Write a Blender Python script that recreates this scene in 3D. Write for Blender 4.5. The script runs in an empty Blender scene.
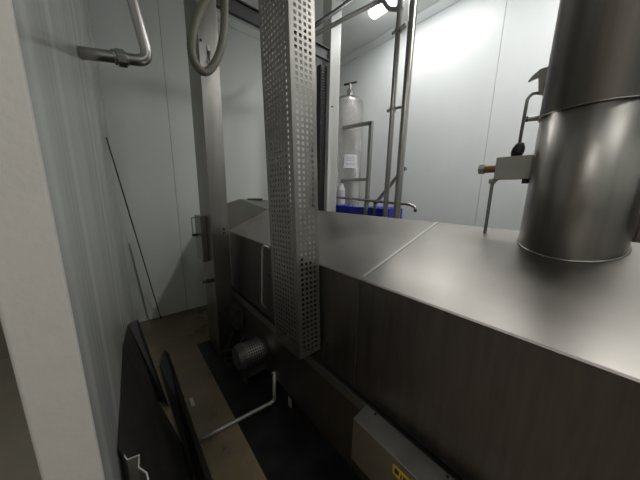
import bpy, bmesh, math, random
from mathutils import Vector, Matrix
random.seed(7)
C = bpy.context.scene.collection
PI = math.pi

# ------------------------------------------------------------------ materials
def mat(name, col, rough=.5, metal=0., bump=0., bscale=30., stretch=(1,1,1), var=0., vscale=4.,
        col2=None, rvar=0., emis=None, estr=0., alpha=1., trans=0., coat=0., bdist=.01):
    m = bpy.data.materials.new(name); m.use_nodes = True
    nt = m.node_tree; b = nt.nodes['Principled BSDF']
    b.inputs['Base Color'].default_value = (*col, 1)
    b.inputs['Roughness'].default_value = rough
    b.inputs['Metallic'].default_value = metal
    b.inputs['Transmission Weight'].default_value = trans
    b.inputs['Coat Weight'].default_value = coat
    if emis:
        b.inputs['Emission Color'].default_value = (*emis, 1)
        b.inputs['Emission Strength'].default_value = estr
    tc = nt.nodes.new('ShaderNodeTexCoord')
    mp = nt.nodes.new('ShaderNodeMapping'); mp.inputs['Scale'].default_value = stretch
    nt.links.new(tc.outputs['Object'], mp.inputs['Vector'])
    if bump:
        n = nt.nodes.new('ShaderNodeTexNoise'); n.inputs['Scale'].default_value = bscale
        n.inputs['Detail'].default_value = 3
        nt.links.new(mp.outputs[0], n.inputs['Vector'])
        bp = nt.nodes.new('ShaderNodeBump'); bp.inputs['Strength'].default_value = bump
        bp.inputs['Distance'].default_value = bdist
        nt.links.new(n.outputs['Fac'], bp.inputs['Height'])
        nt.links.new(bp.outputs[0], b.inputs['Normal'])
    if var or rvar:
        n2 = nt.nodes.new('ShaderNodeTexNoise'); n2.inputs['Scale'].default_value = vscale
        n2.inputs['Detail'].default_value = 5; n2.inputs['Roughness'].default_value = .6
        nt.links.new(mp.outputs[0], n2.inputs['Vector'])
        if var:
            r = nt.nodes.new('ShaderNodeValToRGB')
            c2 = col2 or tuple(c*(1-var) for c in col)
            r.color_ramp.elements[0].position = .35; r.color_ramp.elements[0].color = (*c2, 1)
            r.color_ramp.elements[1].position = .65; r.color_ramp.elements[1].color = (*col, 1)
            nt.links.new(n2.outputs['Fac'], r.inputs[0]); nt.links.new(r.outputs[0], b.inputs['Base Color'])
        if rvar:
            mr = nt.nodes.new('ShaderNodeMapRange')
            mr.inputs['From Min'].default_value = .3; mr.inputs['From Max'].default_value = .7
            mr.inputs['To Min'].default_value = rough-rvar; mr.inputs['To Max'].default_value = rough+rvar
            nt.links.new(n2.outputs['Fac'], mr.inputs[0]); nt.links.new(mr.outputs[0], b.inputs['Roughness'])
    return m

M = {}
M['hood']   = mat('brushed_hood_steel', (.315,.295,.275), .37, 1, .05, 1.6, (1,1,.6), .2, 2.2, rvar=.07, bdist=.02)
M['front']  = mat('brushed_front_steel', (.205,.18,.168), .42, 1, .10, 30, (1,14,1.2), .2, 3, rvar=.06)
M['duct']   = mat('rolled_duct_steel', (.46,.43,.40), .38, 1, .3, 11, (1,1,.02), .38, 9, rvar=.08, bdist=.006)  # vertical streaks in the base colour imitate reflections on the duct
_n = M['duct'].node_tree; _b = _n.nodes['Principled BSDF']; _b.inputs['Anisotropic'].default_value = .75; _b.inputs['Anisotropic Rotation'].default_value = .25
_t = _n.nodes.new('ShaderNodeTangent'); _t.direction_type = 'RADIAL'; _t.axis = 'Z'
_n.links.new(_t.outputs[0], _b.inputs['Tangent'])
M['steel']  = mat('satin_steel', (.42,.41,.39), .36, 1, .05, 40, (1,1,.2), .15, 5, rvar=.06)
M['post']   = mat('post_steel', (.34,.33,.31), .34, 1, .05, 25, (3,3,.25), .15, 4, rvar=.06)
M['guard']  = mat('perforated_steel', (.38,.36,.335), .42, 1, .0, 1, (1,1,1), .12, 5, rvar=.05)
M['pipe']   = mat('tube_steel', (.40,.38,.36), .28, 1, .02, 30, (1,1,1), .12, 6)
M['darkst'] = mat('dark_sheet_steel', (.05,.047,.045), .55, .25, .06, 14, (1,1,1), .3, 5, rvar=.08)
M['bluest'] = mat('bluish_lit_steel', (.10,.12,.15), .35, .8, .04, 14)
M['edge']   = mat('bright_cut_edge', (.55,.55,.53), .35, 1)
M['plate']  = mat('floor_plate_steel', (.04,.04,.042), .40, .7, .1, 40, (1,1,1), .35, 6, rvar=.1)
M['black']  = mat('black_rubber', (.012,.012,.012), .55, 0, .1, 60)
M['blackm'] = mat('black_chain', (.02,.02,.02), .45, 0, .1, 60)
M['beam']   = mat('dark_beam', (.05,.05,.052), .5, .3, .1, 20)
M['wall']   = mat('white_panel', (.76,.785,.755), .42, 0, .03, 8, (1,1,.4), .05, 2)
M['wallr']  = mat('white_panel_right', (.78,.80,.80), .40, 0, .03, 8, (1,1,.4), .04, 2)
M['wallB']  = mat('glossy_ribbed_panel', (.66,.67,.65), .14, 0, .4, 2.6, (1,2.2,.012), .2, 4, bdist=.02)
M['groove'] = mat('panel_joint', (.20,.20,.19), .7)
M['jamb']   = mat('painted_jamb', (.72,.675,.64), .55, 0, .35, 55, (1,1,1), .04, 10, bdist=.004)
M['beige']  = mat('beige_wall', (.30,.27,.22), .7, 0, .1, 20)
M['beigef'] = mat('beige_outer_floor', (.46,.42,.35), .6, 0, .05, 20, (1,1,1), .1, 3)
M['ceil']   = mat('white_ceiling', (.74,.75,.73), .55, 0, .02, 8)
M['floor']  = mat('worn_concrete', (.27,.205,.12), .34, 0, .25, 12, (1,1,1), .45, 2.3, col2=(.13,.10,.06), rvar=.12)
M['white']  = mat('white_plastic', (.62,.62,.60), .4)
M['light']  = mat('lamp_diffuser', (.9,.9,.9), .4, emis=(.94,1,1), estr=9)
M['blue']   = mat('blue_plastic', (.015,.03,.42), .35, 0, .2, 30)
M['film']   = mat('clear_film', (.45,.5,.7), .2, 0, .8, 25, trans=.5)
M['hose']   = mat('olive_hose', (.15,.14,.105), .5, 0, .1, 30)
M['brass']  = mat('aged_brass', (.30,.19,.10), .45, .8, .2, 60)
M['alu']    = mat('valve_aluminium', (.45,.43,.40), .5, .6, .1, 30, (1,1,1), .12, 20)
M['yellow'] = mat('yellow_sticker', (.62,.40,.02), .5)
M['ink']    = mat('black_ink', (.02,.02,.02), .6)
M['greyink']= mat('grey_ink', (.35,.36,.38), .6)
M['paper']  = mat('white_paper', (.85,.86,.88), .6)
M['tank']   = mat('dimpled_tank_steel', (.62,.61,.59), .25, 1)
def dimple(m):
    nt = m.node_tree; b = nt.nodes['Principled BSDF']
    tc = nt.nodes.new('ShaderNodeTexCoord'); mp = nt.nodes.new('ShaderNodeMapping')
    mp.inputs['Rotation'].default_value = (0, 0, 0)
    nt.links.new(tc.outputs['UV'], mp.inputs['Vector'])
    w1 = nt.nodes.new('ShaderNodeTexWave'); w1.bands_direction = 'DIAGONAL'; w1.inputs['Scale'].default_value = 5
    mp2 = nt.nodes.new('ShaderNodeMapping'); mp2.inputs['Scale'].default_value = (-1, 1, 1)
    w2 = nt.nodes.new('ShaderNodeTexWave'); w2.bands_direction = 'DIAGONAL'; w2.inputs['Scale'].default_value = 5
    nt.links.new(mp.outputs[0], w1.inputs['Vector']); nt.links.new(mp.outputs[0], mp2.inputs['Vector'])
    nt.links.new(mp2.outputs[0], w2.inputs['Vector'])
    a = nt.nodes.new('ShaderNodeMath'); a.operation = 'MULTIPLY'
    nt.links.new(w1.outputs['Fac'], a.inputs[0]); nt.links.new(w2.outputs['Fac'], a.inputs[1])
    bp = nt.nodes.new('ShaderNodeBump'); bp.inputs['Strength'].default_value = .9; bp.inputs['Distance'].default_value = .02
    nt.links.new(a.outputs[0], bp.inputs['Height']); nt.links.new(bp.outputs[0], b.inputs['Normal'])
dimple(M['tank'])

# ------------------------------------------------------------------ helpers
def obj(name, bm, m, parent=None, smooth=False, bevel=0., solid=0.):
    bmesh.ops.recalc_face_normals(bm, faces=bm.faces)
    me = bpy.data.meshes.new(name); bm.to_mesh(me); bm.free()
    for x in (m if isinstance(m, (list, tuple)) else [m]): me.materials.append(x)
    o = bpy.data.objects.new(name, me); C.objects.link(o)
    if smooth:
        for p in me.polygons: p.use_smooth = True
        if smooth == 'auto':
            bm2 = bmesh.new(); bm2.from_mesh(me)
            for e in bm2.edges:
                if len(e.link_faces) == 2 and e.calc_face_angle() > .7: e.smooth = False
            bm2.to_mesh(me); bm2.free()
    if parent is not None:
        o.parent = parent
        o.matrix_parent_inverse = PINV.get(parent.name, Matrix.Identity(4))
    if solid:
        s = o.modifiers.new('s', 'SOLIDIFY'); s.thickness = solid; s.offset = 0
    if bevel:
        b = o.modifiers.new('b', 'BEVEL'); b.width = bevel; b.segments = 2; b.limit_method = 'ANGLE'
    return o
PINV = {}
def thing(name, label, cat, loc=(0,0,0), group=None):
    o = bpy.data.objects.new(name, None); C.objects.link(o)
    o.location = loc; o.empty_display_size = .1
    o['label'] = label; o['category'] = cat
    if group: o['group'] = group
    PINV[o.name] = Matrix.Translation(-Vector(loc))      # children meshes are written in world coordinates
    return o
def tag(o, label, cat, group=None):
    o['label'] = label; o['category'] = cat
    if group: o['group'] = group
    return o
def struct(o): o['kind'] = 'structure'; return o

def box(bm, x0, x1, y0, y1, z0, z1, mi=0):
    v = [bm.verts.new((x, y, z)) for x in (x0, x1) for y in (y0, y1) for z in (z0, z1)]
    for f in ((0,1,3,2), (4,6,7,5), (0,4,5,1), (2,3,7,6), (0,2,6,4), (1,5,7,3)):
        bm.faces.new([v[i] for i in f]).material_index = mi
    return v
def prism(bm, prof, axis, a, b, mi=0):
    """closed profile extruded along an axis; prof in the other two axes in order"""
    def P(p, t):
        return {'x': (t, p[0], p[1]), 'y': (p[0], t, p[1]), 'z': (p[0], p[1], t)}[axis]
    A = [bm.verts.new(P(p, a)) for p in prof]; B = [bm.verts.new(P(p, b)) for p in prof]
    n = len(prof)
    bm.faces.new(A).material_index = mi; bm.faces.new(B[::-1]).material_index = mi
    for i in range(n): bm.faces.new((A[i], A[(i+1) % n], B[(i+1) % n], B[i])).material_index = mi
def frame_of(d):
    d = d.normalized(); u = d.cross(Vector((0,0,1)))
    if u.length < .05: u = d.cross(Vector((0,1,0)))
    u.normalize(); return u, d.cross(u).normalized()
def cyl(bm, p, q, r, r2=None, n=24, caps=True, mi=0):
    p, q = Vector(p), Vector(q); r2 = r if r2 is None else r2
    u, w = frame_of(q-p)
    A = [bm.verts.new(p+(u*math.cos(2*PI*i/n)+w*math.sin(2*PI*i/n))*r) for i in range(n)]
    B = [bm.verts.new(q+(u*math.cos(2*PI*i/n)+w*math.sin(2*PI*i/n))*r2) for i in range(n)]
    for i in range(n): bm.faces.new((A[i], A[(i+1) % n], B[(i+1) % n], B[i])).material_index = mi
    if caps: bm.faces.new(A[::-1]).material_index = mi; bm.faces.new(B).material_index = mi
def smooth_path(pts, rad, seg=6):
    pts = [Vector(p) for p in pts]; out = [pts[0]]
    for i in range(1, len(pts)-1):
        a, b, c = pts[i-1], pts[i], pts[i+1]
        r = min(rad, (a-b).length*.45, (c-b).length*.45)
        s = b+(a-b).normalized()*r; e = b+(c-b).normalized()*r
        for k in range(seg+1):
            t = k/seg; out.append(s*(1-t)**2+b*2*t*(1-t)+e*t*t)
    out.append(pts[-1]); return out
def tube(bm, pts, r, n=14, rad=.05, caps=True, closed=False, ripple=0):
    P = smooth_path(pts, rad) if rad else [Vector(p) for p in pts]
    rings = []; d0 = (P[1]-P[0]).normalized(); u, w = frame_of(d0)
    N = len(P)
    for i, p in enumerate(P):
        d = (P[min(i+1, N-1)]-P[max(i-1, 0)]).normalized()
        if closed: d = (P[(i+1) % N]-P[i-1]).normalized()
        u = (u-d*u.dot(d)).normalized(); w = d.cross(u)
        rr = r*(1+(ripple if i % 2 else -ripple))
        rings.append([bm.verts.new(p+(u*math.cos(2*PI*k/n)+w*math.sin(2*PI*k/n))*rr) for k in range(n)])
    for i in range(N if closed else N-1):
        A, B = rings[i], rings[(i+1) % N]
        for k in range(n): bm.faces.new((A[k], A[(k+1) % n], B[(k+1) % n], B[k]))
    if caps and not closed: bm.faces.new(rings[0][::-1]); bm.faces.new(rings[-1])
def perf(bm, O, U, V, nu, nv, pitch, hole, mu, mv):
    """sheet with nu x nv square holes; O corner, U and V unit directions, mu/mv plain margins"""
    O, U, V = Vector(O), Vector(U), Vector(V)
    g = (pitch-hole)/2
    xs = [0]; 
    for i in range(nu): xs += [mu+i*pitch+g, mu+i*pitch+g+hole]
    xs.append(2*mu+nu*pitch)
    ys = [0]
    for j in range(nv): ys += [mv+j*pitch+g, mv+j*pitch+g+hole]
    ys.append(2*mv+nv*pitch)
    G = [[bm.verts.new(O+U*x+V*y) for y in ys] for x in xs]
    for i in range(len(xs)-1):
        for j in range(len(ys)-1):
            if i % 2 and j % 2: continue
            bm.faces.new((G[i][j], G[i+1][j], G[i+1][j+1], G[i][j+1]))
def B(): return bmesh.new()

H = 3.75; XR = 3.07; YB = 3.45; YF = -1.9; XM = .80
# ------------------------------------------------------------------ the room
bm = B(); box(bm, -.15, XR+.1, YF-.1, YB+.1, -.1, 0); struct(obj('floor', bm, M['floor']))
bm = B(); box(bm, -2.2, -.15, YF-.1, YB+.1, -.1, 0); struct(obj('floor_outer', bm, M['beigef']))
bm = B(); box(bm, -2.2, XR+.1, YF-.1, YB+.1, H, H+.1); struct(obj('ceiling', bm, M['ceil']))
def panel_wall(name, axis, pos, thick, a0, a1, joints, z0, z1, m):
    """row of cladding panels with narrow dark joints between them"""
    bm = B(); g = .004
    cuts = [a0]+list(joints)+[a1]
    s = 1 if thick > 0 else -1
    for i in range(len(cuts)-1):
        u0 = cuts[i]+(g/2 if i else 0); u1 = cuts[i+1]-(g/2 if i < len(cuts)-2 else 0)
        lo, hi = sorted((pos, pos+s*.01))
        if axis == 'y': box(bm, u0, u1, lo, hi, z0, z1, 0)
        else: box(bm, lo, hi, u0, u1, z0, z1, 0)
    lo, hi = sorted((pos+s*.01, pos+thick))
    if axis == 'y': box(bm, a0, a1, lo, hi, z0, z1, 1)
    else: box(bm, lo, hi, a0, a1, z0, z1, 1)
    return struct(obj(name, bm, [m, M['groove']]))
panel_wall('wall_back', 'y', YB, .1, -.12, XR+.1, (.566, 1.85, 2.84), 0, H, M['wall'])
panel_wall('wall_right', 'x', XR, .1, YF, YB, (-1.36, -.22, .92, 2.06, 3.20), 0, H, M['wallr'])
panel_wall('wall_front', 'y', YF, -.1, -2.2, XR+.1, (-1.0, .14, 1.28, 2.42), 0, H, M['wall'])
# left wall: glossy partition ending in a thick painted jamb at the door opening
def wallx(y): return -.102+(y-.7)*(.10/2.75)
bm = B()
prism(bm, [(wallx(.712), .712), (wallx(YB), YB), (wallx(YB)-.095, YB), (wallx(.712)-.095, .712)], 'z', 0, H)
struct(obj('wall_left', bm, M['wallB']))
bm = B(); box(bm, -.192, -.101, .700, .712, 0, H); struct(obj('trim_1', bm, M['jamb'], bevel=.004))
bm = B(); box(bm, -.20, -.105, YF, -.75, 0, H); struct(obj('wall_left_rear', bm, M['wall']))
bm = B(); box(bm, -2.2, -2.1, YF, YB, 0, H); struct(obj('wall_outer', bm, M['beige']))
bm = B(); box(bm, -2.1, -.12, YB, YB+.1, 0, H); struct(obj('wall_outer_end', bm, M['beige']))
# ceiling cornices and floor coves
def cornice(name, prof, axis, a, b, m=M['wallr']):
    bm = B(); prism(bm, prof, axis, a, b); return struct(obj(name, bm, m))
cornice('trim_2', [(XR, H), (XR-.05, H), (XR-.05, H-.012), (XR-.012, H-.075), (XR, H-.075)], 'y', YF, YB)
cornice('trim_3', [(YB, H), (YB-.05, H), (YB-.05, H-.012), (YB-.012, H-.075), (YB, H-.075)], 'x', -.0, XR-.05, M['wall'])
bm = B(); box(bm, .0, XR, YB-.006, YB, 0, .012); struct(obj('baseboard_back', bm, M['groove']))
bm = B(); box(bm, XR-.012, XR, YF, YB-.012, 0, .08); struct(obj('baseboard_right', bm, M['wallr']))
bm = B(); box(bm, -2.2+.1, -2.085, YF, YB, 0, .1); struct(obj('baseboard_outer', bm, M['wall']))

# ------------------------------------------------------------------ lamps
def luminaire(x0, x1, y0, y1, z, label, power):
    t = thing('ceiling_light', label, 'light', ((x0+x1)/2, (y0+y1)/2, z), group='linear ceiling lights')
    bm = B(); box(bm, x0-.01, x1+.01, y0-.02, y1+.02, z-.035, z)
    obj('housing', bm, M['white'], t, bevel=.005)
    bm = B(); prism(bm, [(x0, z-.035), (x1, z-.035), (x1-.025, z-.085), (x0+.025, z-.085)], 'y', y0, y1)
    obj('diffuser', bm, M['light'], t, bevel=.01)
    L = bpy.data.lights.new('tube_light', 'AREA'); L.shape = 'RECTANGLE'; L.size = x1-x0-.02; L.size_y = y1-y0
    L.energy = power; L.color = (1, .985, .95)
    o = bpy.data.objects.new('tube_light', L); C.objects.link(o); o.location = ((x0+x1)/2, (y0+y1)/2, z-.09)
    o.parent = t; o.matrix_parent_inverse = PINV[t.name]
luminaire(2.49, 2.63, 1.15, 2.15, H, 'bright linear ceiling light above the pipes, over the far side of the machine', 10)
luminaire(2.02, 2.16, -.55, .65, H, 'added unseen linear light above the round duct, to even the lighting', 26)  # added out of view to spread the light more evenly over the walls
luminaire(1.0, 1.14, -1.6, -.6, H, 'added unseen linear fill light over the near end of the machine', 4)  # unseen lamp, added for fill light from behind the camera
luminaire(-1.2, -1.06, -1.5, -.3, H, 'added unseen linear fill light outside the doorway, for the jamb', 19)  # added out of view to brighten the door jamb

# ------------------------------------------------------------------ the tunnel machine
mc = thing('tunnel_machine', 'long brushed stainless steel processing tunnel with a sloping hood, crossing the whole room', 'machine', (1.3, .4, 0))
SL = .3; ZT = 1.222; XRG = 1.52; ZR = ZT+SL*(XRG-XM); XB = 1.84; ZB = .652
Y0 = -1.5; Y1 = 2.30
def hood_bm(y0, y1, lift=0.):
    bm = B()
    prism(bm, [(XM, ZB), (XM, ZT+lift), (XRG, ZR+lift), (XB, ZT+.1+lift), (XB, ZB)], 'y', y0, y1)
    return bm
# two sheets of the hood lapping at the seam
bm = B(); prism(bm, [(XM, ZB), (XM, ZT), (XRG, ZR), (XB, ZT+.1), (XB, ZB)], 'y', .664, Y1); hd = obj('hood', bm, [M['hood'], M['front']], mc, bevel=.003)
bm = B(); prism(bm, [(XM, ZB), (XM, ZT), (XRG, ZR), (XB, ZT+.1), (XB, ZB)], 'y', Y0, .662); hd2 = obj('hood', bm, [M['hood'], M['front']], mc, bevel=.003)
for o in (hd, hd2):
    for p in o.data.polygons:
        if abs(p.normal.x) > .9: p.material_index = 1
bm = B()   # raised lap strip across the top at the seam
for (xa, za, xb, zb) in ((XM+.02, ZT+.006, XRG, ZR),):
    prism(bm, [(xa, za), (xb, zb), (xb, zb+.0025), (xa, za+.0025)], 'y', .655, .671)
obj('seam_strip', bm, M['steel'], mc)
bm = B()   # folded lip along the front top edge
prism(bm, [(XM-.004, ZT-.010), (XM-.004, ZT+.0015), (XM+.006, ZT+.005), (XM+.006, ZT-.010)], 'y', Y0, Y1)
obj('edge_fold', bm, M['front'], mc)
# taller inlet head past the far end of the hood: sloping face above the hood
def face_head():
    bm = B()
    f0 = [(.80, 2.302, ZB), (.80, 2.302, 1.238), (1.214, 2.302, 1.426-.0), (1.52, 2.302, 1.44), (1.84, 2.302, 1.33), (1.84, 2.302, ZB)]
    f1 = [(.93, 2.75, ZB), (.93, 2.75, 1.473), (1.095, 2.75, 1.523), (1.44, 2.75, 1.510), (1.84, 2.75, 1.47), (1.84, 2.75, ZB)]
    f2 = [(.93, 3.15, ZB), (.93, 3.15, 1.40), (1.095, 3.15, 1.45), (1.44, 3.15, 1.44), (1.84, 3.15, 1.40), (1.84, 3.15, ZB)]
    R = [[bm.verts.new(p) for p in f] for f in (f0, f1, f2)]
    for k in range(2):
        for i in range(6):
            a, b = R[k][i], R[k][(i+1) % 6]; c, d = R[k+1][(i+1) % 6], R[k+1][i]
            bm.faces.new((a, b, c)); bm.faces.new((a, c, d))
    bm.faces.new(R[0]); bm.faces.new(R[2][::-1]); return bm
obj('inlet_head', face_head(), M['hood'], mc)
bm = B(); box(bm, 1.19, 1.37, 2.73, 2.76, 1.512, 1.53); obj('lift_handle', bm, M['black'], mc)
# dark recess under the hood, flange and lower panel
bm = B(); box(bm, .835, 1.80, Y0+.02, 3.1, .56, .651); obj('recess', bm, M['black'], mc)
bm = B(); prism(bm, [(.770, .600), (.770, .652), (.774, .652), (.774, .634), (.834, .634), (.834, .600)], 'y', Y0, 2.25); obj('rail', bm, M['steel'], mc)
bm = B(); box(bm, .772, 1.80, 1.404, 2.25, .215, .598); box(bm, .772, 1.80, Y0, 1.400, .215, .598)
obj('lower_panel', bm, M['front'], mc, bevel=.002)
for (x, y) in ((.95, -1.3), (1.66, -1.3), (.95, .4), (1.66, .4), (.86, 1.9), (1.66, 1.9), (1.05, 3.0), (1.72, 3.0)):
    bm = B(); zt = .214 if y < 2.5 else .558
    box(bm, x-.025, x+.025, y-.025, y+.025, .03, zt); box(bm, x-.05, x+.05, y-.05, y+.05, .006, .03)
    obj('leg', bm, M['steel'], mc)
# handle tube on the hood front
bm = B(); tube(bm, [(XM, 1.50, 1.21), (.765, 1.52, 1.235), (.762, 1.545, 1.20), (.762, 1.575, .76), (XM, 1.575, .72)], .0065, 10, .03)
obj('handle', bm, M['alu'], mc, smooth=True)
for (y, z) in ((1.52, 1.0), (.86, .79), (2.1, .80)):
    bm = B(); cyl(bm, (.795, y, z), (XM, y, z), .008, n=10); obj('bolt', bm, M['black'], mc)
# side cover box along the rail with yellow sticker
bm = B(); prism(bm, [(.676, .44), (.676, .655), (.766, .668), (.766, .44)], 'y', -1.3, .555); cvr = obj('side_cover', bm, M['steel'], mc, bevel=.002)
for y in (.50, .20, -.1):
    bm = B(); cyl(bm, (.755, y, .664), (.755, y, .670), .005, n=8); obj('screw', bm, M['black'], cvr)
bm = B(); box(bm, .6745, .676, .27, .355, .585, .625, 0)
for k, (a, b) in enumerate(((.278, .285), (.290, .312), (.318, .323), (.330, .347))):
    box(bm, .6738, .6745, a, b, .592+.004*(k % 2), .617-.003*(k % 3), 1)
ys = obj('warning_sticker', bm, [M['yellow'], M['ink']], cvr); ys['label'] = 'yellow warning sticker with black marks'
# drive motor with perforated guard
my, mz = 1.61, .365
bm = B(); cyl(bm, (.60, my, mz), (.772, my, mz), .088, n=36); mo = obj('drive_motor', bm, M['darkst'], mc, smooth='auto')
bm = B()
n, rows, rr = 30, 8, .098; x0, x1 = .60, .745
st = (x1-x0)/rows
for j in range(rows):
    for i in range(n):
        a0, a1 = 2*PI*i/n, 2*PI*(i+1)/n; g0, g1 = a0+(a1-a0)*.2, a1-(a1-a0)*.2
        xa, xb = x0+j*st, x0+(j+1)*st; xc, xd = xa+st*.2, xb-st*.2
        def q(x, a): return (x, my+rr*math.cos(a), mz+rr*math.sin(a))
        O_ = [bm.verts.new(q(x, a)) for x, a in ((xa, a0), (xb, a0), (xb, a1), (xa, a1))]
        I_ = [bm.verts.new(q(x, a)) for x, a in ((xc, g0), (xd, g0), (xd, g1), (xc, g1))]
        for k in range(4): bm.faces.new((O_[k], O_[(k+1) % 4], I_[(k+1) % 4], I_[k]))
bmesh.ops.remove_doubles(bm, verts=bm.verts, dist=1e-5)
obj('perforated_cover', bm, M['steel'], mo)
bm = B(); cyl(bm, (.555, my, mz), (.600, my, mz), .085, .102, 36); cyl(bm, (.548, my, mz), (.562, my, mz), .035, n=20)
obj('end_cap', bm, M['beam'], mo, smooth='auto', bevel=.002)
bm = B(); box(bm, .600, .608, my-.075, my+.03, .17, .29); box(bm, .60, .772, my-.075, my+.03, .225, .233); obj('foot_bracket', bm, M['darkst'], mo)
bm = B(); tube(bm, [(.60, 1.72, .36), (.56, 1.85, .30), (.57, 2.05, .16), (.64, 2.0, .08), (.70, 1.96, .2), (.775, 1.98, .3)], .009, 10, .06)
tube(bm, [(.60, 1.69, .30), (.55, 1.80, .18), (.60, 2.06, .10), (.70, 2.1, .25), (.775, 2.1, .42)], .007, 10, .06)
obj('motor_cable', bm, M['black'], mo, smooth=True)
bm = B(); box(bm, .70, .771, 1.98, 2.16, .36, .56); obj('terminal_box', bm, M['darkst'], mc, bevel=.006)
bm = B(); box(bm, .785, .79, 1.21, 1.25, .10, .17); tg = obj('hanging_tag', bm, M['alu'], mc); tg['label'] = 'small pale tag hanging under the machine'
bm = B(); box(bm, .786, .789, 1.225, 1.235, .17, .216); obj('tag_strap', bm, M['black'], tg)

# ------------------------------------------------------------------ exhaust duct
DX, DY, DR = 1.445, .08, .160
dt = thing('exhaust_duct', 'large round brushed steel exhaust duct standing upright on the machine hood', 'duct', (DX, DY, 1.40))
bm = B()
def ringpts(r, zf, n=96): return [bm.verts.new((DX+r*math.cos(2*PI*i/n), DY+r*math.sin(2*PI*i/n), zf(DX+r*math.cos(2*PI*i/n)))) for i in range(n)]
def roof(x): return ZT+SL*(x-XM) if x < XRG else ZR-(x-XRG)*(ZR-ZT-.1)/(XB-XRG)
def sleeve(r0, za, zb, r1=None):
    r1 = r1 or r0
    a = ringpts(r0, za); b = ringpts(r1, zb); n = len(a)
    for i in range(n): bm.faces.new((a[i], a[(i+1) % n], b[(i+1) % n], b[i]))
sleeve(DR, lambda x: roof(x)+.001, lambda x: 1.935)
obj('lower_section', bm, M['duct'], dt, smooth=True, solid=.003)
bm = B(); sleeve(DR+.004, lambda x: 1.925, lambda x: H); obj('upper_section', bm, M['duct'], dt, smooth=True, solid=.003)
bm = B(); sleeve(DR+.007, lambda x: roof(x)+.0025, lambda x: roof(x)+.004, DR+.001); obj('weld_ring', bm, M['duct'], dt, smooth=True, solid=.003)
bm = B(); sleeve(DR+.0055, lambda x: 1.923, lambda x: 1.926); obj('joint_band', bm, M['duct'], dt, smooth=True, solid=.004)

# clamp, lever and pneumatic valve on the side of the duct
cl = thing('duct_clamp', 'dark steel toggle clamp fixed high on the side of the duct', 'clamp', (1.46, .25, 2.05))
bm = B(); prism(bm, [(.236, 2.150), (.275, 2.148), (.300, 2.128), (.312, 2.110), (.298, 2.114), (.278, 2.118), (.268, 2.050), (.258, 2.040), (.240, 2.09)], 'x', 1.462, 1.482)
obj('bracket', bm, M['steel'], cl, bevel=.002)
bm = B(); prism(bm, [(.232, 2.155), (.252, 2.155), (.266, 2.09), (.258, 2.045), (.228, 2.07)], 'x', 1.482, 1.50); obj('hinge_plate', bm, M['beam'], cl)
st_ = thing('steel_stub', 'short steel stub sticking out of the duct at its joint', 'stub', (1.45, .27, 1.94))
bm = B(); cyl(bm, (1.47, .262-.034, 1.945), (1.455, .290, 1.948), .0115, n=16); obj('stub_tube', bm, M['steel'], st_, smooth='auto')
bm = B(); cyl(bm, (1.4555, .288, 1.948), (1.454, .294, 1.948), .013, n=16); obj('stub_cap', bm, M['beam'], st_, smooth='auto')

va = thing('air_valve', 'small square metal valve block with brass fitting on the side of the duct', 'valve', (1.45, .31, 1.73))
bm = B(); box(bm, 1.425, 1.475, .232, .376, 1.684, 1.788); obj('valve_block', bm, M['alu'], va, bevel=.003)
bm = B(); cyl(bm, (1.45, .377, 1.738), (1.45, .425, 1.738), .019, n=20); obj('brass_fitting', bm, M['brass'], va, smooth='auto')
bm = B(); cyl(bm, (1.45, .425, 1.738), (1.45, .450, 1.738), .026, n=6); obj('hex_nut', bm, M['alu'], va, bevel=.002)
bm = B(); cyl(bm, (1.45, .372, 1.677), (1.45, .398, 1.677), .012, n=12); cyl(bm, (1.45, .376, 1.676), (1.45, .376, 1.690), .013, n=12); obj('rod_clamp', bm, M['alu'], va, smooth='auto')
bm = B(); cyl(bm, (1.45, .256, 1.664), (1.45, .256, 1.684), .014, n=12); obj('lower_port', bm, M['beam'], va, smooth='auto')
bm = B()
prof = [(0.0, 0), (.020, .0), (.025, .018), (.024, .035), (.016, .055), (.006, .062), (0, .063)]
pv = Vector((1.45, .306, 1.788)); last = None
for (r, z) in prof:
    ring = [bm.verts.new(pv+Vector((max(r, 1e-4)*math.cos(2*PI*i/16), max(r, 1e-4)*math.sin(2*PI*i/16)-z*.12, z))) for i in range(16)]
    if last:
        for i in range(16): bm.faces.new((last[i], last[(i+1) % 16], ring[(i+1) % 16], ring[i]))
    last = ring
obj('rubber_grip', bm, M['black'], va, smooth=True)
bm = B(); tube(bm, [(1.45, .302, 1.845), (1.45, .300, 2.035), (1.46, .285, 2.055), (1.472, .262, 2.05)], .0065, 10, .02); obj('lever_rod', bm, M['steel'], va, smooth=True)
bm = B(); cyl(bm, (1.45, .384, 1.676), (1.45, .384, roof(1.45)), .0075, n=12); obj('support_rod', bm, M['steel'], va, smooth='auto')

# ------------------------------------------------------------------ perforated guard column
g = thing('perforated_guard', 'tall square perforated steel guard hanging in front of the machine', 'guard', (.65, .90, .75))
p = .0262; nv = 76
HG = 2*.02+nv*p
gx, gy, gz = .640, .90, .748
wN = 4*p+2*.017; wL = 8*p+2*.024
bm = B(); perf(bm, (gx, gy, gz), (1,0,0), (0,0,1), 4, nv, p, .0148, .017, .02); obj('perforated_face', bm, M['guard'], g, solid=.0015)
bm = B(); perf(bm, (gx, gy, gz), (0,1,0), (0,0,1), 8, nv, p, .0132, .024, .02); obj('perforated_face', bm, M['guard'], g, solid=.0015)
bm = B(); box(bm, gx+.002, gx+wN, gy+wL-.004, gy+wL, gz, gz+HG); obj('rear_plate', bm, M['darkst'], g)
bm = B(); box(bm, gx+.01, gx+wN-.002, gy+.03, gy+wL-.03, gz+HG, gz+HG+.004); obj('top_plate', bm, M['guard'], g)
bm = B(); box(bm, gx+wN-.003, gx+wN+.022, gy+.02, gy+.05, gz+.02, gz+.06); obj('mounting_bracket', bm, M['black'], g)
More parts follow.
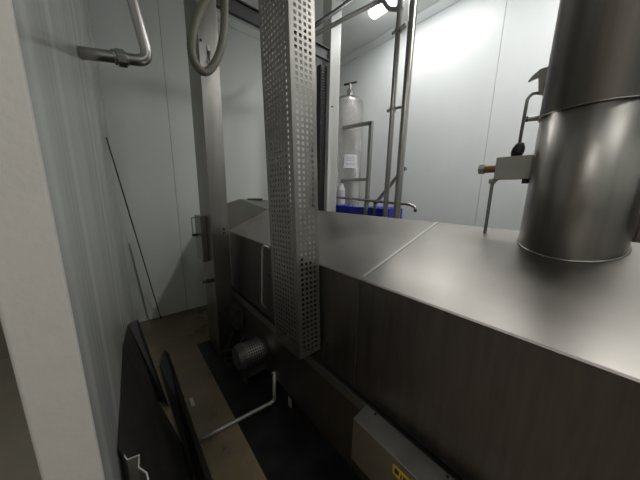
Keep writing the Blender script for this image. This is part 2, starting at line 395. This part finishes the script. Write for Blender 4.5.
g.rotation_euler = (-math.radians(2.6), math.radians(-.4), 0)

# ------------------------------------------------------------------ gantry
gt = thing('steel_gantry', 'steel gantry of two tall posts and dark crossbeam straddling the far end of the machine', 'gantry', (1.3, 2.25, 0))
def channel(x0, x1, y0, y1, z0, z1):
    bm = B(); box(bm, x0, x1, y0, y1, z0, z1); return bm
bm = B(); box(bm, .595, .742, 2.16, 2.295, .02, H); box(bm, .595, .607, 2.295, 2.50, .02, H); lp = obj('post', bm, M['post'], gt, bevel=.003)
for (x, z) in ((.700, 1.275), (.700, 1.24), (.612, 2.72), (.612, .49)):
    bm = B(); cyl(bm, (x, 2.154, z), (x, 2.16, z), .009, n=10); obj('post_bolt', bm, M['black'], lp)
bm = B(); box(bm, 1.935, 2.085, 2.17, 2.31, .0, H); rp = obj('post', bm, M['white'], gt, bevel=.003); rp['label'] = 'whitish post behind the machine'
bm = B(); cyl(bm, (1.975, 2.163, 2.57), (1.975, 2.17, 2.57), .010, n=10); obj('post_bolt', bm, M['black'], rp)
bm = B(); prism(bm, [(2.18, 3.02), (2.18, 3.03), (2.20, 3.03), (2.20, 3.13), (2.18, 3.13), (2.18, 3.14), (2.215, 3.14), (2.215, 3.02)], 'x', .743, 1.934); obj('crossbeam', bm, M['beam'], gt)
bm = B(); box(bm, 1.845, 1.933, 2.225, 2.29, .1, 2.98)
for k in range(102): box(bm, 1.850, 1.925, 2.217, 2.225, .12+k*.028, .138+k*.028)
obj('cable_chain', bm, M['blackm'], gt)
bm = B(); box(bm, .545, .594, 2.30, 2.50, .96, 1.385); jb = obj('junction_box', bm, M['post'], gt, bevel=.004)
bm = B(); tube(bm, [(.545, 2.46, 1.36), (.510, 2.46, 1.36), (.510, 2.46, 1.20), (.545, 2.46, 1.20)], .005, 8, .01); obj('box_latch', bm, M['steel'], jb, smooth=True)
bm = B(); cyl(bm, (.545, 2.46, 1.195), (.505, 2.46, 1.195), .012, n=10); obj('box_knob', bm, M['beam'], jb)
bm = B(); box(bm, .52, .60, 2.17, 2.19, .80, .83); cyl(bm, (.52, 2.18, .815), (.50, 2.18, .815), .012, n=10); obj('post_bracket', bm, M['darkst'], lp)
# little catch high on the post
bm = B(); box(bm, .655, .675, 2.148, 2.16, 2.66, 2.70); cyl(bm, (.668, 2.14, 2.66), (.668, 2.16, 2.60), .009, n=10); cyl(bm, (.655, 2.14, 2.60), (.68, 2.14, 2.58), .007, n=8)
obj('catch', bm, M['steel'], lp)

# hose loop hanging beside the left post
ho = thing('hose_loop', 'olive grey hose hanging in a loop in front of the tall post', 'hose', (.60, 1.9, 2.4))
HP = [(.66, 3.25), (.64, 3.0), (.595, 2.843), (.54, 2.746), (.496, 2.627), (.476, 2.517), (.493, 2.435), (.546, 2.401), (.608, 2.454), (.669, 2.573), (.708, 2.722), (.725, 2.896), (.73, 3.1), (.73, 3.3)]
P = []
for i in range(1, len(HP)-2):
    for k in range(8):
        t = k/8; q = [Vector((HP[i+d][0], 1.90+.004*(i+d-6)*2, HP[i+d][1])) for d in (-1, 0, 1, 2)]
        P.append(.5*((2*q[1])+(q[2]-q[0])*t+(2*q[0]-5*q[1]+4*q[2]-q[3])*t*t+(3*q[1]-q[0]-3*q[2]+q[3])*t**3))
bm = B(); tube(bm, P, .026, 16, 0, ripple=.035); obj('hose', bm, M['hose'], ho, smooth=True)
bm = B(); box(bm, .60, .76, 1.86, 1.98, 3.02, 3.06); box(bm, .66, .70, 1.97, 2.16, 3.02, 3.06)
obj('hanger', bm, M['steel'], ho)

# pipe coming out of the left wall and turning up
wp = thing('wall_pipe', 'bent stainless steel pipe coming out of the left wall and turning upward', 'pipe', (-.06, 1.72, 2.25))
bm = B(); tube(bm, [(wallx(1.72)-.0, 1.72, 2.235), (.075, 1.72, 2.262), (.215, 1.72, 2.285), (.170, 1.72, 2.56), (.10, 1.72, 3.1), (.10, 1.72, H)], .027, 20, .075); obj('bent_pipe', bm, M['pipe'], wp, smooth=True)
bm = B(); cyl(bm, (.075, 1.72, 2.262), (.112, 1.72, 2.268), .042, n=8); cyl(bm, (.062, 1.72, 2.259), (.075, 1.72, 2.262), .034, n=24); cyl(bm, (.112, 1.72, 2.268), (.122, 1.72, 2.270), .031, n=24)
obj('union_nut', bm, M['steel'], wp, bevel=.002)

# ------------------------------------------------------------------ pipes behind the machine
def riser(x, y, r, label, zt=H):
    t = thing('riser_pipe', label, 'pipe', (x, y, 0), group='steel riser pipes')
    bm = B(); cyl(bm, (x, y, 0.0), (x, y, zt), r, n=24); obj('pipe_run', bm, M['pipe'], t, smooth='auto')
    return t
r1 = riser(2.05, 1.415, .024, 'thinner left one of the two upright steel pipes behind the machine')
r2 = riser(2.05, 1.285, .033, 'thicker right one of the two upright steel pipes behind the machine')
for z in (3.02, 2.38):
    bm = B(); cyl(bm, (2.05, 1.415, z-.018), (2.05, 1.415, z+.018), .032, n=20)
    box(bm, 2.043, 2.057, 1.44, 1.475, z-.012, z+.012); obj('pipe_clamp', bm, M['steel'], r1, smooth=False)
bm = B(); box(bm, 2.042, 2.058, 1.312, 1.39, 2.372, 2.390); obj('spacer_bar', bm, M['steel'], r1)
bm = B(); cyl(bm, (2.05, 1.385, 3.02), (2.05, 1.335, 3.03), .022, n=14); obj('clamp_knob', bm, M['white'], r1)
for (za, zb) in ((1.70, 1.72), (3.19, 3.27)):
    bm = B(); cyl(bm, (2.05, 1.415, za), (2.05, 1.415, zb), .028, n=20); obj('coupling', bm, M['steel'], r1)
# branch from the thin riser, over a hump and back to the gantry
bp_ = thing('branch_pipe', 'thin grey steel pipe with a hump, running up from the gantry to the upright pipe', 'pipe', (2.0, 1.7, 3.1))
bm = B(); tube(bm, [(2.05, 1.39, 3.165), (2.05, 1.53, 3.235), (2.05, 1.60, 3.34), (2.05, 1.66, 3.355), (1.80, 1.84, 3.20), (1.62, 2.0, 3.085), (1.50, 2.09, 3.02)], .019, 14, .05)
obj('pipe_run', bm, M['pipe'], bp_, smooth=True)
rb = B(); tube(rb, [(1.50, 2.09, 3.06), (1.617, 2.0, 3.165), (1.83, 2.0, 3.35), (2.20, 2.0, 3.69)], .019, 12, .05)
tag(obj('diagonal_rod', rb, M['beam'], None, smooth=True), 'dark diagonal rod rising from the crossbeam to the ceiling beside the whitish post', 'rod')
# low horizontal tube with hooked end, diagonal brace
hk = thing('hooked_tube', 'thin horizontal steel tube with its right end bent down, just above the hood', 'tube', (2.15, 1.8, 1.5))
bm = B(); tube(bm, [(2.11, 2.42, 1.570), (2.11, 1.33, 1.522), (2.11, 1.20, 1.519), (2.11, 1.135, 1.495), (2.11, 1.13, 1.45)], .014, 12, .045); obj('tube_run', bm, M['pipe'], hk, smooth=True)
bm = B(); box(bm, 2.095, 2.125, 1.70, 1.73, 0, 1.54); box(bm, 2.06, 2.16, 1.665, 1.765, 0, .008); obj('stand', bm, M['steel'], hk)

# guard rail frame in front of the tank
rf = thing('guard_rail', 'square tube steel guard rail in front of the dimpled tank', 'rail', (2.6, 2.2, 0))
def sq(bm, p, q, s): 
    p, q = Vector(p), Vector(q); u, w = frame_of(q-p)
    A = [bm.verts.new(p+u*a*s+w*b*s) for a, b in ((1,1),(-1,1),(-1,-1),(1,-1))]
    Bv = [bm.verts.new(q+u*a*s+w*b*s) for a, b in ((1,1),(-1,1),(-1,-1),(1,-1))]
    bm.faces.new(A[::-1]); bm.faces.new(Bv)
    for i in range(4): bm.faces.new((A[i], A[(i+1) % 4], Bv[(i+1) % 4], Bv[i]))
for (y, z) in ((2.10, 2.50), (3.05, 2.57)):
    bm = B(); sq(bm, (2.6, y, 0), (2.6, y, z), .022); obj('upright', bm, M['pipe'], rf)
bm = B(); sq(bm, (2.6, 2.078, 2.50), (2.6, 3.07, 2.565), .022); obj('top_rail', bm, M['pipe'], rf)
bm = B(); sq(bm, (2.6, 2.122, 1.80), (2.6, 3.03, 1.80), .020); obj('mid_rail', bm, M['pipe'], rf)
bm = B(); sq(bm, (2.2, 1.66, 1.50), (2.2, 1.33, 1.87), .014)
sq(bm, (2.2, 1.33, 1.87), (2.2, 1.33, 1.84), .014)
sq(bm, (2.2, 1.66, 1.52), (2.2, 1.66, .0), .014); 
tag(obj('diagonal_brace', bm, M['pipe']), 'short grey diagonal brace behind the lower end of the upright pipes', 'brace')

# tank
tk = thing('steel_tank', 'tall cylindrical dimple-jacketed stainless tank in the far corner', 'tank', (2.80, 2.78, 0))
TX, TY, TR = 2.79, 2.73, .25
bm = B(); n = 64
A = []; uvl = bm.loops.layers.uv.new('UVMap')
zs = [.35+k*(2.92-.35)/20 for k in range(21)]
for z in zs: A.append([bm.verts.new((TX+TR*math.cos(2*PI*i/n), TY+TR*math.sin(2*PI*i/n), z)) for i in range(n)])
for j in range(20):
    for i in range(n):
        f = bm.faces.new((A[j][i], A[j][(i+1) % n], A[j+1][(i+1) % n], A[j+1][i]))
        for l, (u, v) in zip(f.loops, ((i, j), (i+1, j), (i+1, j+1), (i, j+1))): l[uvl].uv = (u/n*6, v/20*10)
top = [bm.verts.new((TX+TR*.85*math.cos(2*PI*i/n), TY+TR*.85*math.sin(2*PI*i/n), 2.97)) for i in range(n)]
top2 = [bm.verts.new((TX+TR*.2*math.cos(2*PI*i/n), TY+TR*.2*math.sin(2*PI*i/n), 3.03)) for i in range(n)]
for i in range(n):
    bm.faces.new((A[-1][i], A[-1][(i+1) % n], top[(i+1) % n], top[i])); bm.faces.new((top[i], top[(i+1) % n], top2[(i+1) % n], top2[i]))
bm.faces.new(top2); bm.faces.new(A[0][::-1])
obj('tank_shell', bm, M['tank'], tk, smooth=True)
bm = B(); cyl(bm, (TX-.05, TY-.1, 2.97), (TX-.05, TY-.1, 3.05), .045, n=16); cyl(bm, (TX-.13, TY-.15, 3.03), (TX+.03, TY-.05, 3.06), .03, n=14); cyl(bm, (TX-.05, TY-.1, 3.05), (TX-.05, TY-.1, 3.16), .016, n=12)
obj('top_valve', bm, M['steel'], tk, smooth='auto')
bm = B(); tube(bm, [(TX-.12, TY-.04, 3.14), (TX-.05, TY-.1, 3.16), (TX+.0, TY-.18, 3.17)], .014, 10, .02); obj('valve_lever', bm, M['black'], tk, smooth=True)
for k in range(3):
    a = 2*PI*k/3+.5; bm = B(); cyl(bm, (TX+.17*math.cos(a), TY+.17*math.sin(a), 0), (TX+.17*math.cos(a), TY+.17*math.sin(a), .37), .025, n=12); obj('leg', bm, M['steel'], tk, smooth='auto')
# paper notice wrapped on the shell
bm = B(); a0 = math.radians(222); a1 = math.radians(266); N = 8
for i in range(N):
    b0 = a0+(a1-a0)*i/N; b1 = a0+(a1-a0)*(i+1)/N; r = TR+.003
    v = [bm.verts.new((TX+r*math.cos(b), TY+r*math.sin(b), z)) for b, z in ((b0, 1.98), (b1, 1.98), (b1, 2.17), (b0, 2.17))]
    bm.faces.new(v)
for z in (2.13, 2.105, 2.08, 2.04, 2.02):
    for i in range(1, N-1):
        b0 = a0+(a1-a0)*i/N; b1 = a0+(a1-a0)*(i+1)/N; r = TR+.0042
        v = [bm.verts.new((TX+r*math.cos(b), TY+r*math.sin(b), zz)) for b, zz in ((b0, z), (b1, z), (b1, z+.006), (b0, z+.006))]
        bm.faces.new(v).material_index = 1
nt_ = obj('paper_notice', bm, [M['paper'], M['greyink']], tk, smooth=True); nt_['label'] = 'white paper notice with faint grey lines of print'

# table with blue crates
tb = thing('steel_table', 'low steel table behind the machine carrying blue crates', 'table', (2.4, 2.0, 0))
bm = B(); box(bm, 2.25, 2.56, 1.45, 2.44, 1.24, 1.27); obj('tabletop', bm, M['steel'], tb)
for x in (2.28, 2.53):
    for y in (1.48, 2.41):
        bm = B(); box(bm, x-.02, x+.02, y-.02, y+.02, 0, 1.24); obj('leg', bm, M['steel'], tb)
def crate(y0, y1, label):
    t = thing('blue_crate', label, 'crate', (2.4, (y0+y1)/2, 1.27), group='blue crates behind the machine')
    bm = B(); x0, x1, z0, z1 = 2.27, 2.54, 1.271, 1.45
    box(bm, x0, x1, y0, y1, z0, z0+.01)
    box(bm, x0, x0+.01, y0, y1, z0+.01, z1); box(bm, x1-.01, x1, y0, y1, z0+.01, z1)
    box(bm, x0+.01, x1-.01, y0, y0+.01, z0+.01, z1); box(bm, x0+.01, x1-.01, y1-.01, y1, z0+.01, z1)
    box(bm, x0-.012, x0, y0, y1, z1-.02, z1)
    obj('crate_shell', bm, M['blue'], t)
    bm = B(); n_ = 10; Gd = [[bm.verts.new((x0+.012+(x1-x0-.024)*i/n_, y0+.012+(y1-y0-.024)*j/n_, z1-.015+random.random()*.028)) for j in range(n_+1)] for i in range(n_+1)]
    for i in range(n_):
        for j in range(n_): bm.faces.new((Gd[i][j], Gd[i+1][j], Gd[i+1][j+1], Gd[i][j+1]))
    obj('plastic_liner', bm, M['film' if y0 > 1.8 and y0 < 2.1 else 'blue'], t, smooth=True)
crate(1.52, 1.83, 'blue plastic crate behind the upright pipes, nearest to the hooked end of the tube')
crate(1.84, 2.15, 'blue plastic crate between the upright pipes and the guard rail post')
crate(2.16, 2.43, 'blue plastic crate in front of the tank, beside the whitish gantry post')
# canister by the tank
cn = thing('white_canister', 'small white canister standing in front of the tank beside the gantry post', 'canister', (2.5, 2.5, 0))
bm = B(); cyl(bm, (2.50, 2.50, 0.0), (2.50, 2.50, 1.66), .055, n=24); cyl(bm, (2.50, 2.50, 1.66), (2.50, 2.50, 1.72), .055, .03, 24); obj('body', bm, M['white'], cn, smooth='auto')
bm = B(); cyl(bm, (2.50, 2.50, 1.72), (2.50, 2.50, 1.75), .03, n=20); obj('cap', bm, M['white'], cn, smooth='auto')
ck = thing('grey_cabinet', 'tall grey steel cabinet behind the duct at the right edge', 'cabinet', (2.6, -.6, 0))
bm = B(); box(bm, 2.30, 2.80, -1.1, -.12, 0, 2.0); obj('body', bm, M['front'], ck, bevel=.005)
bm = B(); box(bm, 2.285, 2.30, -1.08, -.14, .05, 1.95); obj('door', bm, M['front'], ck, bevel=.003)

# ------------------------------------------------------------------ floor things
bm = B(); box(bm, .478, 1.9, -.9, 2.56, .0005, .006)
tag(obj('floor_plate', bm, M['plate']), 'large dark steel floor plate lying under the machine', 'plate')
fc = thing('floor_conduit', 'thin steel conduit lying across the floor from the leaning sheets to the machine', 'conduit', (.5, 1.44, 0))
bm = B(); tube(bm, [(.243, 1.455, .018), (.42, 1.44, .018), (.735, 1.415, .018), (.762, 1.41, .03), (.762, 1.405, .28)], .0135, 12, .02); obj('conduit_run', bm, M['alu'], fc, smooth=True)
bm = B(); box(bm, .745, .772, 1.395, 1.42, .26, .275); obj('saddle_clip', bm, M['steel'], fc)
# rod leaning in the corner
rd = thing('leaning_rod', 'long thin dark metal rod leaning in the corner against the back wall', 'rod', (.25, 3.42, 0))
bm = B(); cyl(bm, (.262, 3.425, .0), (-.014, 2.97, 2.06), .0055, n=10); obj('shaft', bm, M['darkst'], rd)
bm = B(); cyl(bm, (.263, 3.425, .0), (.262, 3.425, .03), .010, n=10); obj('rubber_foot', bm, M['black'], rd)
rd2 = thing('leaning_strip', 'thin pale strip leaning against the back wall beside the dark rod', 'strip', (.12, 3.43, 0))
bm = B(); box(bm, .135, .143, 3.435, 3.446, 0, 1.0); obj('strip_body', bm, M['edge'], rd2); rd2.rotation_euler = (0, math.radians(-5), 0)

# leaning steel sheets along the left wall
def lean(name, label, prof, y0, y1, m, edge=True, slant=0.):
    """folded sheet: profile polyline in x,z (its section), running along y"""
    bm = B(); A = [bm.verts.new((x, y0, z)) for x, z in prof]; Bv = [bm.verts.new((x, y1, z)) for x, z in prof]
    for i in range(len(prof)-1): bm.faces.new((A[i], A[i+1], Bv[i+1], Bv[i]))
    t = thing(name, label, 'sheet', (prof[0][0], y0, 0), group='steel sheets leaning on the left wall')
    obj('folded_sheet', bm, m, t, solid=.003)
    return t
GS = 'steel sheets leaning on the left wall'
def sheet(name, label, faces, m, extra=()):
    t = thing(name, label, 'sheet', faces[0][0], group=GS)
    bm = B()
    for f in faces: bm.faces.new([bm.verts.new(q) for q in f])
    bmesh.ops.remove_doubles(bm, verts=bm.verts, dist=1e-4)
    obj('folded_sheet', bm, m, t, solid=.003); return t
tr = sheet('steel_tray', 'large dark steel tray leaning on the glossy left wall, behind the ridged sheet',
      [[(-.088, .93, .735), (-.063, 1.64, .735), (.03, 1.55, .30), (.02, .95, .30)],
       [(-.063, 1.64, .735), (-.038, 2.26, .57), (.03, 2.10, .25), (.03, 1.55, .30)],
       [(.02, .95, .30), (.03, 1.55, .30), (.150, 1.50, .003), (.160, .95, .003)],
       [(.03, 1.55, .30), (.03, 2.10, .25), (.075, 1.98, .003), (.150, 1.50, .003)]], M['darkst'])
bm = B()
for f in ([(-.038, 2.26, .57), (.020, 2.27, .585), (.120, 1.93, .003), (.075, 1.98, .003)],
          [(.020, 2.27, .585), (.026, 2.24, .572), (.130, 1.87, .003), (.120, 1.93, .003)]):
    bm.faces.new([bm.verts.new(q) for q in f])
bmesh.ops.remove_doubles(bm, verts=bm.verts, dist=1e-4); obj('end_flange', bm, M['darkst'], tr, solid=.003)
t2 = sheet('steel_sheet', 'dark ridged steel sheet with a bluish far corner, outermost beside the floor conduit',
      [[(.162, .98, .03), (.135, 2.40, .02), (.195, 2.58, .06), (.19, .98, .17)],
       [(.19, .98, .17), (.195, 2.58, .06), (.228, 2.57, .003), (.238, .98, .003)]], M['darkst'])
bm = B(); bm.faces.new([bm.verts.new(q) for q in ((.139, 2.40, .026), (.193, 2.565, .064), (.193, 2.2, .092), (.172, 1.75, .118), (.155, 2.0, .075))])  # lighter bluish facet: the lit part of the slope, put into the colour
bf = obj('lit_patch', bm, M['bluest'], t2, solid=.001); bf['label'] = 'bluish patch painted as the lit part of the slope'
t4 = thing('angle_profile', 'folded steel profile with bright cut edges standing at the bottom by the door jamb', 'sheet', (-.06, .9, 0), group=None)
PP = [(-.0975, 1.0), (-.093, .98), (-.070, .911), (-.038, .904), (-.042, .859), (-.023, .821), (-.02, .77)]
bm = B()
for a, b in zip(PP, PP[1:]): bm.faces.new([bm.verts.new(q) for q in ((*a, .001), (*b, .001), (*b, .697), (*a, .697))])
bmesh.ops.remove_doubles(bm, verts=bm.verts, dist=1e-4); obj('folded_sheet', bm, M['steel'], t4, solid=.003)
bm = B(); 
for a, b in zip(PP, PP[1:]): bm.faces.new([bm.verts.new(q) for q in ((*a, .6975), (*b, .6975), (*b, .701), (*a, .701))])
bmesh.ops.remove_doubles(bm, verts=bm.verts, dist=1e-4); cu = obj('cut_edge', bm, M['white'], t4, solid=.004); cu['label'] = 'bright cut edge'
wt = B(); box(wt, .262, .285, 1.77, 1.86, 0, .006)
tag(obj('white_offcut', wt, M['white']), 'tiny white offcut lying on the floor beside the outer dark sheet', 'offcut')

# ------------------------------------------------------------------ camera
import mathutils
f, cx, cy = 238., 320., 240.
D = Vector((297-cx, 1465-cy, f)).normalized()
vy = Vector((116-cx, 191-cy, f)); Y = (vy-D*vy.dot(D)).normalized()
U = -D; X = Y.cross(U)
Rm = Matrix((X, Y, U))              # camera (x right, y down, z forward) -> world
cam = bpy.data.cameras.new('camera'); co = bpy.data.objects.new('camera', cam); C.objects.link(co)
c0, c1, c2 = Rm.col[0], Rm.col[1], Rm.col[2]
mw = Matrix((( c0[0], -c1[0], -c2[0], 0), (c0[1], -c1[1], -c2[1], 0), (c0[2], -c1[2], -c2[2], 1.6), (0,0,0,1)))
co.matrix_world = mw
cam.sensor_width = 36; cam.lens = f/640*36; cam.clip_start = .02
bpy.context.scene.camera = co
w = bpy.data.worlds.new('world'); bpy.context.scene.world = w; w.use_nodes = True
w.node_tree.nodes['Background'].inputs[0].default_value = (.5, .55, .6, 1); w.node_tree.nodes['Background'].inputs[1].default_value = .05
vs = bpy.context.scene.view_settings
vs.view_transform = 'Standard'; vs.look = 'None'; vs.gamma = 1; vs.use_curve_mapping = False; vs.exposure = -0.05
